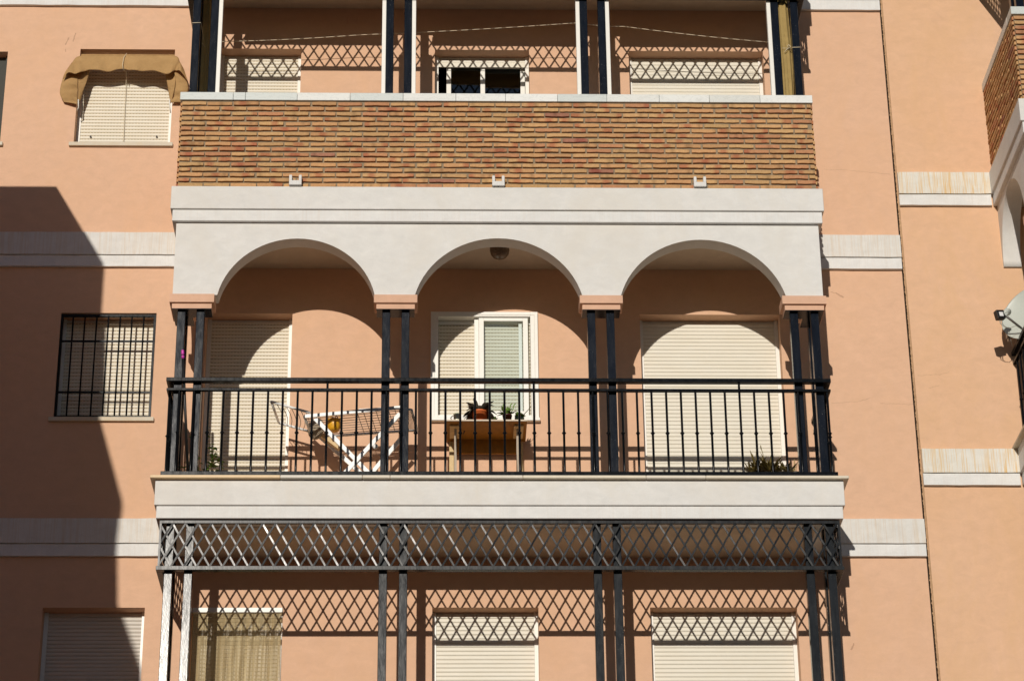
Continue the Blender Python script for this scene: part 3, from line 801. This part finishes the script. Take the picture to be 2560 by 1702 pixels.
m.build('strands', BAMBOO, root)

# window awning on the upper left window: draped canvas
root = empty('window_awning', (-2.96, -.1, 15.07), 'ochre canvas awning folded up over the upper left window', 'awning')
S1 = 3.267
def curve(pts, n):
    out = []; m_ = len(pts)-1
    for i in range(n+1):
        t = i/n*m_; k = min(int(t), m_-1); f = t-k; p0, p1, p2, p3 = (pts[max(k-1, 0)], pts[k], pts[k+1], pts[min(k+2, m_)])
        out.append(tuple(.5*((2*p1[j])+(-p0[j]+p2[j])*f+(2*p0[j]-5*p1[j]+4*p2[j]-p3[j])*f*f+(-p0[j]+3*p1[j]-3*p2[j]+p3[j])*f**3) for j in range(3)))
    return [P(a/S1, b_/S1, c) for a, b_, c in out]
def loft(m, c1, c2, n=24, k=10, bulge=.0, ripple=.0, seed=0):
    A, Bc = curve(c1, n), curve(c2, n); rows = []
    for i in range(n+1):
        row = []
        for j in range(k+1):
            t = j/k; p = A[i].lerp(Bc[i], t); p = p+Vector((0, -1, .0))*(bulge*math.sin(math.pi*t)+ripple*math.sin(i*.62+seed+t*2.)*t**.6*abs(math.sin(i*.21+seed)))
            row.append(p)
        rows.append(row)
    m.grid(rows)
m = MB()
loft(m, [(545, 572, -.045), (590, 512, -.03), (645, 462, -.02), (800, 457, -.02), (1000, 458, -.02), (1200, 456, -.02), (1425, 458, -.02), (1470, 512, -.03), (1505, 575, -.045)],
     [(512, 648, -.08), (560, 596, -.12), (634, 602, -.12), (730, 572, -.075), (880, 582, -.07), (1010, 566, -.055), (1120, 582, -.07), (1240, 580, -.07), (1375, 602, -.115), (1432, 574, -.085), (1490, 600, -.115), (1533, 668, -.075)], 90, 14, .008, .014, 1)
o = m.build('canopy', CANVAS, root, solid=.003)
m = MB()
loft(m, [(530, 600, -.025), (500, 690, -.04), (490, 765, -.04), (520, 835, -.03)],
     [(640, 585, -.045), (635, 690, -.055), (634, 780, -.05), (632, 860, -.035)], 26, 16, .012, .016, 2)
m.build('side_flap', CANVAS, root, solid=.003); m = MB()
loft(m, [(1522, 640, -.025), (1534, 690, -.04), (1533, 750, -.04), (1500, 842, -.03)],
     [(1424, 580, -.045), (1434, 690, -.055), (1420, 780, -.05), (1395, 842, -.035)], 26, 16, .012, .016, 4)
m.build('side_flap', CANVAS, root, solid=.003)
m = MB()
loft(m, [(637, 590, -.045), (640, 700, -.05), (638, 845, -.033)], [(735, 570, -.03), (712, 660, -.012), (642, 852, -.03)], 18, 8, .004, .008, 5)
m.build('inner_flap', CANVAS, root, solid=.003); m = MB()
loft(m, [(1345, 585, -.03), (1368, 700, -.012), (1392, 845, -.03)], [(1428, 590, -.045), (1430, 700, -.05), (1394, 850, -.033)], 18, 8, .004, .008, 7)
m.build('inner_flap', CANVAS, root, solid=.003)
m = MB()
for (u0, v0, u1, v1) in ((640, 845, 628, 905), (1386, 845, 1393, 925)):
    m.tube([P(u0/S1, (v0-30)/S1, -.045), P(u0/S1, v0/S1, -.045), P((u0+2)/S1, (v0+35)/S1, -.03), P(u1/S1, v1/S1, -.008)], .006, 6)
m.build('awning_arm', ALU, root)
m = MB(); m.tube([P(1035/S1, 438/S1, -.02), P(1012/S1, 470/S1, -.045), P(1000/S1, 530/S1, -.085), P(1008/S1, 572/S1, -.08), P(1033/S1, 590/S1, .02), P(1030/S1, 680/S1, .10), P(1018/S1, 900/S1, .105), P(1008/S1, 1140/S1, .105), P(1005/S1, 1168/S1, .10)], .0028, 6)
m.build('pull_cord', ROPE, root)
m = MB(); m.box(-3.42, -2.505, .03, .08, 15.0, 15.035); m.build('awning_rail', CANVAS, root)

# clothes rack
S2 = 5.361
def C2(x, y, Y): return P(640+x/S2, 960+y/S2, Y)
YF, YB = -.62, -.20
root = empty('drying_rack', C2(1350, 1180, -.4), 'white folding clothes rack with wire wings standing on the middle balcony', 'clothes rack')
m = MB()
nl, nr = C2(650, 440, YF), C2(1940, 320, YF); bl, br = C2(760, 712, YB), C2(2030, 625, YB)
zt = (nl.z+nr.z)/2
for a, b_ in ((bl, br), (nl, bl), (nr, br)): m.tube([a, b_], .013, 10)
m.bar(nl+Vector((0, -.012, 0)), nr+Vector((0, -.012, 0)), .032, .014); q0, q1 = C2(1380, 350, YF+.03), C2(1935, 322, YF+.03); m.bar(q0, q1, .024, .012)
m.build('centre_frame', RACK, root)
m = MB()
for k in range(1, 9):
    t = k/9; m.tube([nl.lerp(bl, t), nr.lerp(br, t)], .0034, 5)
for k in range(1, 8): t = .48+k*.065; m.tube([nl.lerp(nr, t), bl.lerp(br, t)], .0030, 5)
m.build('drying_wires', WIRE, root)
def wing(c, nm, kind):
    a0, a1, b1, b0 = c; m = MB()
    for p, q in ((a0, a1), (a1, b1), (b1, b0)): m.tube([p, q], .0115, 10)
    o = m.build('wing', RACK, root); m = MB()
    for k in range(1, 8):
        t = k/8; p, q = a0.lerp(a1, t), b0.lerp(b1, t); m.tube([p.lerp(q, s)+Vector((0.03*math.sin(math.pi*s), 0, -.02*math.sin(math.pi*s))) for s in [i/6 for i in range(7)]], .0030, 5)
    m.build('wing_wires', WIRE, o)
wing([C2(730, 385, YF), C2(205, 235, YF), C2(305, 518, YB), C2(735, 640, YB)], 'wing', 0)
wing([nr, C2(2085, 345, YF), C2(2160, 622, YB), br], 'wing', 1)
def leg(p, q):
    d = (Vector(q)-Vector(p)); e = Vector(p)+d*((ZS+.03-p[2])/(q[2]-p[2])); m = MB(); m.bar(p, e, .040, .016); m.build('leg', RACK, root, bevel=.003)
leg(C2(790, 460, YF+.01), C2(1500, 1180, YF+.01)); leg(C2(1930, 395, YF-.008), C2(1200, 1180, YF-.008))
leg(C2(700, 560, YB), C2(1390, 1180, YB)); leg(C2(2010, 650, YB-.018), C2(1560, 1180, YB-.018))
m = MB(); h_ = C2(1600, 835, YF-.02); m.lathe([(0, .012), (.022, .011), (.024, 0), (.022, -.01)], h_, 14, Matrix.Rotation(R(90), 3, 'X')); m.build('hinge_knob', RACK, root)
# peg basket hanging from the rack
pc = C2(1045, 545, -.50)
root = empty('peg_basket', pc, 'small yellow plastic peg basket hanging from the clothes rack', 'basket')
m = MB(); m.lathe([(0, -.062), (.045, -.060), (.055, -.04), (.063, .0), (.066, .045), (.060, .046), (.052, -.03), (0, -.05)], pc, 7); m.build('basket_body', YEL, root)
m = MB(); m.tube([pc+Vector((.062, 0, .04)), pc+Vector((.05, 0, .075)), pc+Vector((0, 0, .095)), pc+Vector((-.05, 0, .075)), pc+Vector((-.062, 0, .04))], .004, 6)
m.build('handle', YEL, root)
m = MB()
for k, (dx, dy) in enumerate(((-.03, .0), (.015, -.01), (.03, .01))): m.box(pc.x+dx-.004, pc.x+dx+.004, pc.y+dy-.003, pc.y+dy+.003, pc.z+.0, pc.z+.07+.006*k)
m.build('clothes_pegs', simple('red plastic peg', (.5, .05, .03), .4), root)
# round speckled board and small wooden box behind the rack
c = C2(805, 600, -.34)
m = MB(); Mx = Vector((-.62, -.70, -.15)).normalized().to_track_quat('Z', 'Y').to_matrix(); m.lathe([(0, .012), (.092, .012), (.098, .006), (.098, -.006), (.092, -.012), (0, -.012)], c, 32, Mx)
tag(m.build('round_board', SPECK, loc=c), 'round speckled beige board leaning under the left end of the clothes rack', 'board')
c = C2(1010, 775, -.34)
m = MB(); Mx = Matrix.Rotation(R(38), 3, 'Y')
for (x0, x1, y0, y1, z0, z1) in ((-.10, .10, -.03, .03, -.022, -.017), (-.10, .10, -.03, -.026, -.017, .022), (-.10, .10, .026, .03, -.017, .022), (-.10, -.095, -.026, .026, -.017, .022), (.095, .10, -.026, .026, -.017, .022)):
    b0 = len(m.v); m.box(x0, x1, y0, y1, z0, z1); m.v[b0:] = [tuple(Mx @ Vector(v)+c) for v in m.v[b0:]]
tag(m.build('wooden_box', WOODL, loc=c), 'small open wooden tray wedged between the legs of the clothes rack', 'box')

# folding table under the middle window
S3 = 6.533
def C3(x, y, Y): return P(1040+x/S3, 960+y/S3, Y)
a, b_ = C3(498, 577, -.47), C3(1815, 577, -.47); ZT = (a.z+b_.z)/2; TX0, TX1 = a.x, b_.x
root = empty('folding_table', ((TX0+TX1)/2, -.25, ZS), 'brown wooden folding table with potted plants under the white middle window', 'table')
m = MB(); m.box(TX0, TX1, -.47, -.008, ZT-.018, ZT); m.build('table_top', WOODT, root, bevel=.002)
m = MB(); m.box(TX0, TX1, -.4725, -.4705, ZT-.017, ZT-.001); m.build('edge_strip', simple('pale edge veneer', (.66, .55, .42), .5), root)
m = MB(); m.box(TX0+.085, TX1-.085, -.06, -.04, ZT-.155, ZT-.0185); m.build('back_rail', WOODT, root)
for s, xe in ((1, TX0), (-1, TX1)):
    m = MB(); xa = xe+s*.030; xb = xe+s*.118; m.box(min(xa, xb), max(xa, xb), -.40, -.12, ZT-.036, ZT-.0185); m.build('leg_bracket', WOODL, root, bevel=.002)
    m = MB(); x = xe+s*.048; m.box(x-.022, x+.022, -.065, -.04, ZS+.03, ZT-.0365); m.build('leg', WOODL, root, bevel=.003)
    m = MB(); x = xe+s*.082; m.bar((x, -.33, ZT-.037), (x, -.12, ZS+.032), .018, .022, Vector((1, 0, 0))); m.build('leg', simple('greyed beech leg', (.50, .42, .33), .5), root)

def pot(cx, cy, z, r0, r1, h, mat, name, label, thing='potted_plant'):
    root = empty(thing, (cx, cy, z), label, 'plant', 'potted plants on the table')
    m = MB(); m.lathe([(0, 0), (r0, 0), (r1*.97, h*.88), (r1, h*.88), (r1, h), (r1*.9, h), (r1*.86, h*.82), (0, h*.80)], (cx, cy, z), 22); m.build('pot', mat, root)
    m = MB(); m.lathe([(r1*.87, h*.84), (0, h*.86)], (cx, cy, z), 16); m.build('soil', SOIL, root)
    return root
zt = ZT+.001
def tx(x): return C3(x, 560, -.36).x
rt_ = pot(tx(1040), -.37, zt, .060, .070, .118, TERRA, 'pot', 'orange pot with a sprawling dark leaved plant, largest on the wooden table')
m = MB(); cx = tx(1040)
for i in range(120):
    a = random.uniform(0, 2*math.pi); e = random.uniform(.15, 1.2); e = max(e, .75) if math.sin(a) < -.35 else e; L_ = random.uniform(.10, .20) if abs(math.cos(a)) > .5 else random.uniform(.05, .09)
    d = (math.cos(a)*math.cos(e)*1.25, math.sin(a)*math.cos(e)*.7, math.sin(e)); m.leaf((cx+.02*math.cos(a), -.37+.02*math.sin(a), zt+.10), d, L_*random.uniform(.7, 1), random.uniform(.040, .062), random.uniform(.5, 1.1) if e < .8 else .2, 6, .5)
m.build('foliage', GREEN2, rt_)
rt_ = pot(tx(1490), -.37, zt, .032, .044, .085, PLUM, 'pot', 'dark plum glass pot with a curly green plant right of the orange pot'); cx = tx(1490)
m = MB()
for i in range(48):
    a = random.uniform(0, 2*math.pi); e = random.uniform(.5, 1.35); d = (math.cos(a)*math.cos(e), math.sin(a)*math.cos(e)*.7, math.sin(e))
    m.leaf((cx, -.37, zt+.075), d, random.uniform(.06, .13), random.uniform(.022, .034), random.uniform(-.1, .6), 6, .4)
for dx in (-.06, .05, .10): m.tube([(cx+dx*.2, -.37, zt+.08), (cx+dx*.5, -.37, zt+.14), (cx+dx*.62, -.375, zt+.185), (cx+dx*.62+.012, -.378, zt+.197)], [.004, .004, .005, .007], 6)
m.build('foliage', GREEN1, rt_)
rt_ = pot(tx(1690), -.36, zt, .040, .044, .062, TEAL, 'pot', 'teal pot with pointed green leaves at the right end of the wooden table'); cx = tx(1690)
m = MB()
for i in range(40):
    a = random.uniform(0, 2*math.pi); e = random.uniform(.35, 1.25); d = (math.cos(a)*math.cos(e), math.sin(a)*math.cos(e)*.7, math.sin(e))
    m.leaf((cx, -.36, zt+.052), d, random.uniform(.05, .10), random.uniform(.024, .036), random.uniform(-.1, .6), 6, .4)
m.leaf((cx+.01, -.36, zt+.06), (.72, -.1, .8), .16, .02, .0, 6); m.leaf((cx-.01, -.36, zt+.06), (-.25, 0, 1), .12, .022, .0, 6)
m.build('foliage', GREEN1, rt_)
rt_ = pot(tx(1290), -.33, zt, .024, .030, .048, TEAL, 'pot', 'tiny teal pot with trailing leaves between the orange pot and the plum pot'); cx = tx(1290)
m = MB()
for i in range(20):
    a = random.uniform(0, 2*math.pi); e = random.uniform(.2, 1.1); m.leaf((cx, -.33, zt+.04), (math.cos(a)*math.cos(e), math.sin(a)*math.cos(e)*.7, math.sin(e)), random.uniform(.05, .11), .018, .6, 5)
m.build('foliage', GREEN1, rt_)
cx = tx(672)
root = empty('mug', (cx, -.40, zt), 'pale green patterned mug on the left end of the wooden table', 'mug')
m = MB(); m.lathe([(0, .001), (.030, 0), (.031, .01), (.034, .075), (.036, .08), (.033, .08), (.029, .008), (0, .006)], (cx, -.40, zt+.004), 22); m.build('cup', MUGM, root)
m = MB(); m.tube([(cx-.032+.0*k, -.40, zt+.068) if k == 0 else (cx-.034-.024*math.sin(math.pi*k/8), -.40, zt+.068-.05*k/8) for k in range(9)], .0042, 8); m.build('handle', MUGM, root)
m = MB(); m.lathe([(0, 0), (.052, 0), (.056, .005), (.05, .004), (0, .003)], (cx, -.40, zt), 22); m.build('saucer', BLK, root)

# spiky plant in a white bowl, right end of the balcony floor
def bl_(u, v, Y): return P(u, v, Y)
c = P(1920, 1180, -.62); cz = ZS+.03
cz += .09; root = empty('potted_plant', (c.x, -.62, cz), 'spiky olive bronze plant spilling over the floor by the right corner posts', 'plant')
m = MB(); m.lathe([(0, 0), (.10, 0), (.14, .07), (.145, .09), (.13, .09), (.10, .03), (0, .02)], (c.x-.03, -.60, ZS+.03), 24); m.build('pot', PLUM, root)
m = MB()
for k in range(9):
    ox, oy = c.x-.17+.345*k/8*.95+random.uniform(-.02, .02), -.62+random.uniform(-.08, .08)
    for i in range(44):
        a = random.uniform(0, 2*math.pi); e = random.uniform(-.1, 1.35); d = (math.cos(a)*math.cos(e), math.sin(a)*math.cos(e), math.sin(e))
        m.leaf((ox, oy, cz+.02+.02*math.sin(k)+.05*(1-abs(k-4)/4)), d, random.uniform(.08, .16)*(1.25-.25*abs(k-4)/4), random.uniform(.014, .023), random.uniform(-.1, .4), 5)
m.tube([(c.x-.03, -.62, cz+.15), (c.x-.035, -.62, cz+.24), (c.x-.05, -.63, cz+.30)], .003, 5)
m.leaf((c.x-.05, -.63, cz+.28), (-.1, 0, 1), .05, .012, 0)
m.build('foliage', GREEN3, root)
cz -= .045; c = P(1985, 1178, -.60)
root = empty('bowl_planter', (c.x, -.60, cz), 'white plastic bowl planter with a few stalks beside the spiky plant', 'planter')
m = MB(); m.lathe([(0, .0), (.07, 0), (.075, .07), (.072, .095), (.06, .107), (.055, .10), (0, .09)], (c.x, -.60, cz), 24); m.build('bowl', BOWL, root)
m = MB()
for i in range(10):
    a = random.uniform(0, 6.28); m.leaf((c.x+.02*math.cos(a), -.60, cz+.10), (math.cos(a)*.3, math.sin(a)*.3, 1), random.uniform(.08, .19), .008, .05, 5)
m.build('stalks', simple('dry stalk', (.42, .30, .14), .8), root)
cz = ZS+.03
# climbing plant in the left corner
c = P(505, 1180, -.55)
root = empty('climbing_plant', (c.x, -.55, cz), 'straggly climbing plant with round green leaves in the left corner of the balcony', 'plant')
m = MB(); m.lathe([(0, 0), (.08, 0), (.11, .16), (.10, .16), (.07, .03), (0, .02)], (c.x-.02, -.5, cz), 20); m.build('pot', TERRA, root)
stems = MB(); lf = MB()
for k in range(17):
    p = Vector((c.x+random.uniform(-.12, .12), -.5+random.uniform(-.08, .08), cz+.12)); path = [p]
    tgt = Vector((c.x+random.uniform(-.20, .16), -.5+random.uniform(-.1, .12), cz+random.uniform(.15, .62 if k % 3 else .42)))
    for i in range(1, 9):
        t = i/8; path.append(p.lerp(tgt, t)+Vector((random.uniform(-.02, .02), random.uniform(-.015, .015), random.uniform(-.01, .01))))
    stems.tube(path, .0022, 5)
    for q in path[1:]:
        for _ in range(3):
            if random.random() < .62:
                a = random.uniform(0, 6.28); lf.leaf(q, (math.cos(a), math.sin(a), random.uniform(-.4, .8)), random.uniform(.028, .05), random.uniform(.024, .038), .3, 4)
stems.build('stems', simple('brown stem', (.12, .07, .03), .8), root); lf.build('foliage', GREEN1, root)
# broom handle in the corner
a, b_ = P(457, 884, -.925), P(470, 1185, -.66)
root = empty('broom', (b_.x, -.66, cz), 'black broom handle with a magenta tip leaning behind the left corner post', 'broom')
d = (b_-a).normalized(); e_ = a+d*((cz+.05-a.z)/d.z)
m = MB(); m.tube([a, e_], .0125, 10); m.build('handle', BLK, root)
m = MB(); m.tube([a-d*.035, a-d*.03, a+d*.0, a+d*.012, a+d*.02, a+d*.045], [.006, .012, .0135, .0115, .0135, .0135], 10); m.build('handle_tip', MAG, root)
m = MB(); m.box(e_.x-.12, e_.x+.12, e_.y-.025, e_.y+.025, cz, cz+.05); m.build('broom_head', BLK, root, bevel=.005)

# satellite dish on the right block railing
lc = P(2499, 788, -.47); dc = P(2592, 792, -.30)
root = empty('satellite_dish', (dc.x, dc.y, dc.z), 'pale grey satellite dish with a black receiver head at the right edge', 'satellite dish')
axis = Vector((-.62, -.72, .30)).normalized(); q = axis.to_track_quat('Z', 'Y').to_matrix()
prof = [(r_, r_*r_/1.1) for r_ in [0, .05, .1, .15, .2, .25, .29, .31]]
m = MB(); m.lathe(prof+[(.317, .093), (.313, .083)]+[(r_, r_*r_/1.1-.006) for r_ in (.29, .2, .1, 0)], dc, 40, q); m.build('dish', DISHM, root)
m = MB(); fp = dc+q @ Vector((0, -.27, .07)); fp = P(2553, 820, -.36); m.tube([fp, P(2515, 790, -.47)], .011, 8); m.tube([fp, dc+q @ Vector((0, 0, 0))-Vector((0, 0, .26))], .01, 8); m.build('feed_arm', WIRE, root)
m = MB(); Mx = Matrix.Rotation(R(-10), 3, 'Y') @ Matrix.Rotation(R(20), 3, 'Z')
def rbox(m, c, hx, hy, hz, Mx):
    b0 = len(m.v); m.box(-hx, hx, -hy, hy, -hz, hz); m.v[b0:] = [tuple(Mx @ Vector(v)+c) for v in m.v[b0:]]
rbox(m, lc, .042, .028, .044, Mx); l_ = m.build('receiver_head', BLK, root, bevel=.004)
m = MB(); rbox(m, lc+Mx @ Vector((.0, -.0295, -.002)), .021, .001, .021, Mx); m.build('label_sticker', STICKER, l_)
m = MB(); hv = P(2516, 778, -.46); 
m.tube([lc+Vector((.035, 0, .01)), hv, hv+Vector((.02, .03, .005))], [.018, .028, .034], 14); m.tube([P(2512, 790, -.47), P(2518, 782, -.46)], .017, 10); m.build('feed_horn', DISHM, l_)
m = MB()
for k in (0, 1):
    s = P(2500+5*k, 801, -.47); m.tube([s, s+Vector((0, 0, -.03)), P(2508+3*k, 815, -.46), P(2522, 821, -.44), P(2540, 814, -.40), P(2552, 822, -.38)], [.0055, .004, .0026, .0026, .0026, .0026], 6)
m.tube([P(2523, 822, -.3), P(2527, 850, -.25), P(2532, 868, -.2)], .0026, 6); m.build('cable', simple('grey cable', (.35, .33, .28), .5), root)
m = MB(); bp = P(2521, 838, -.16); rbox(m, bp, .018, .03, .028, Matrix.Identity(3)); rbox(m, bp+Vector((.004, .0, -.045)), .013, .02, .014, Matrix.Identity(3)); m.build('mast_clamp', simple('grey steel', (.3, .3, .3), .4, .5, .2, 40, 0, .6), root)
m = MB(); m.tube([(5.52, -.16, bp.z-.5), (5.52, -.16, bp.z+.12)], .018, 10); m.tube([(5.52, -.16, bp.z+.05), (bp.x, -.16, bp.z)], .012, 8); m.tube([(5.52, -.16, bp.z+.1), dc-axis*.01], .014, 8); m.build('mast', WIRE, root)
# doorways inside the right block
for zz in (0, H):
    m = MB(); m.box(6.3, 7.9, .13, .16, OT+.69-2.05+zz, OT+.69+zz); m.build('door', SH_CREAM, blockB)

# ------------------------------------------------------------------ wing that throws the shadow on the left
PROF = [(2.60, 14.345), (5.39, 14.36), (5.40, 13.88), (5.66, 12.885), (7.02, 12.50), (7.06, 12.45), (6.95, 11.96), (7.11, 11.54), (8.23, 11.37), (9.2, 10.3), (9.2, 0), (2.60, 0)]
wing_b = empty('apartment_building', (-6, -5, 0), 'neighbouring stepped wing beyond the left edge, known by its shadow on the left wall', 'building')
m = MB(); n = len(PROF)
A = m.verts([(-4.033, -y, z) for y, z in PROF]); Bq = m.verts([(-7.5, -y, z) for y, z in PROF])
m.face([A+i for i in range(n)]); m.face([Bq+i for i in range(n)][::-1])
for i in range(n): m.face([A+i, Bq+i, Bq+(i+1) % n, A+(i+1) % n])
m.build('wall', WALL, wing_b)
m = MB()
for z in (B-H, B): m.box(-4.10, -4.02, -5.3, -2.65, z-.1, z+.2)
m.build('string_course', BAND2, wing_b)

fill_blocker = empty('apartment_building', (0, -56, 0), 'unseen apartment block added across the street behind the viewer to shade the pavement and cut sky fill', 'building')
m = MB(); m.box(-45, 45, -62, -52, 0, 12.5)  # block added out of view to hold down low sky light and ground bounce
for k in range(3):
    for i in range(-11, 12): m.box(i*3.9-.8, i*3.9+.8, -51.995, -51.95, 1.2+k*3.1, 2.7+k*3.1)
m.build('wall', plaster('ochre render', (.40, .30, .20), (.34, .25, .17)), fill_blocker)
# ------------------------------------------------------------------ light
SD = Vector((.183, 1, -.312)).normalized()
s = bpy.data.lights.new('sun', 'SUN'); s.energy = 5; s.angle = R(.5); s.color = (1, .93, .83)
so = bpy.data.objects.new('sun', s); COL.objects.link(so); so.rotation_euler = SD.to_track_quat('-Z', 'Y').to_euler()
w = bpy.data.worlds.new('World'); sc.world = w; w.use_nodes = True; nt = w.node_tree
sky = nt.nodes.new('ShaderNodeTexSky'); sky.sky_type = 'NISHITA'; sky.sun_disc = False; sky.ozone_density = 3.5; sky.dust_density = .4
sky.sun_elevation = math.asin(-SD.z); sky.sun_rotation = math.atan2(-SD.x, -SD.y) % (2*math.pi)
bg = nt.nodes['Background']; bg.inputs[1].default_value = .06; nt.links.new(sky.outputs[0], bg.inputs[0])
sc.view_settings.view_transform = 'Standard'; sc.view_settings.look = 'None'; sc.view_settings.exposure = -.61; sc.view_settings.gamma = 1
sc.cycles.max_bounces = 6; sc.cycles.transparent_max_bounces = 12
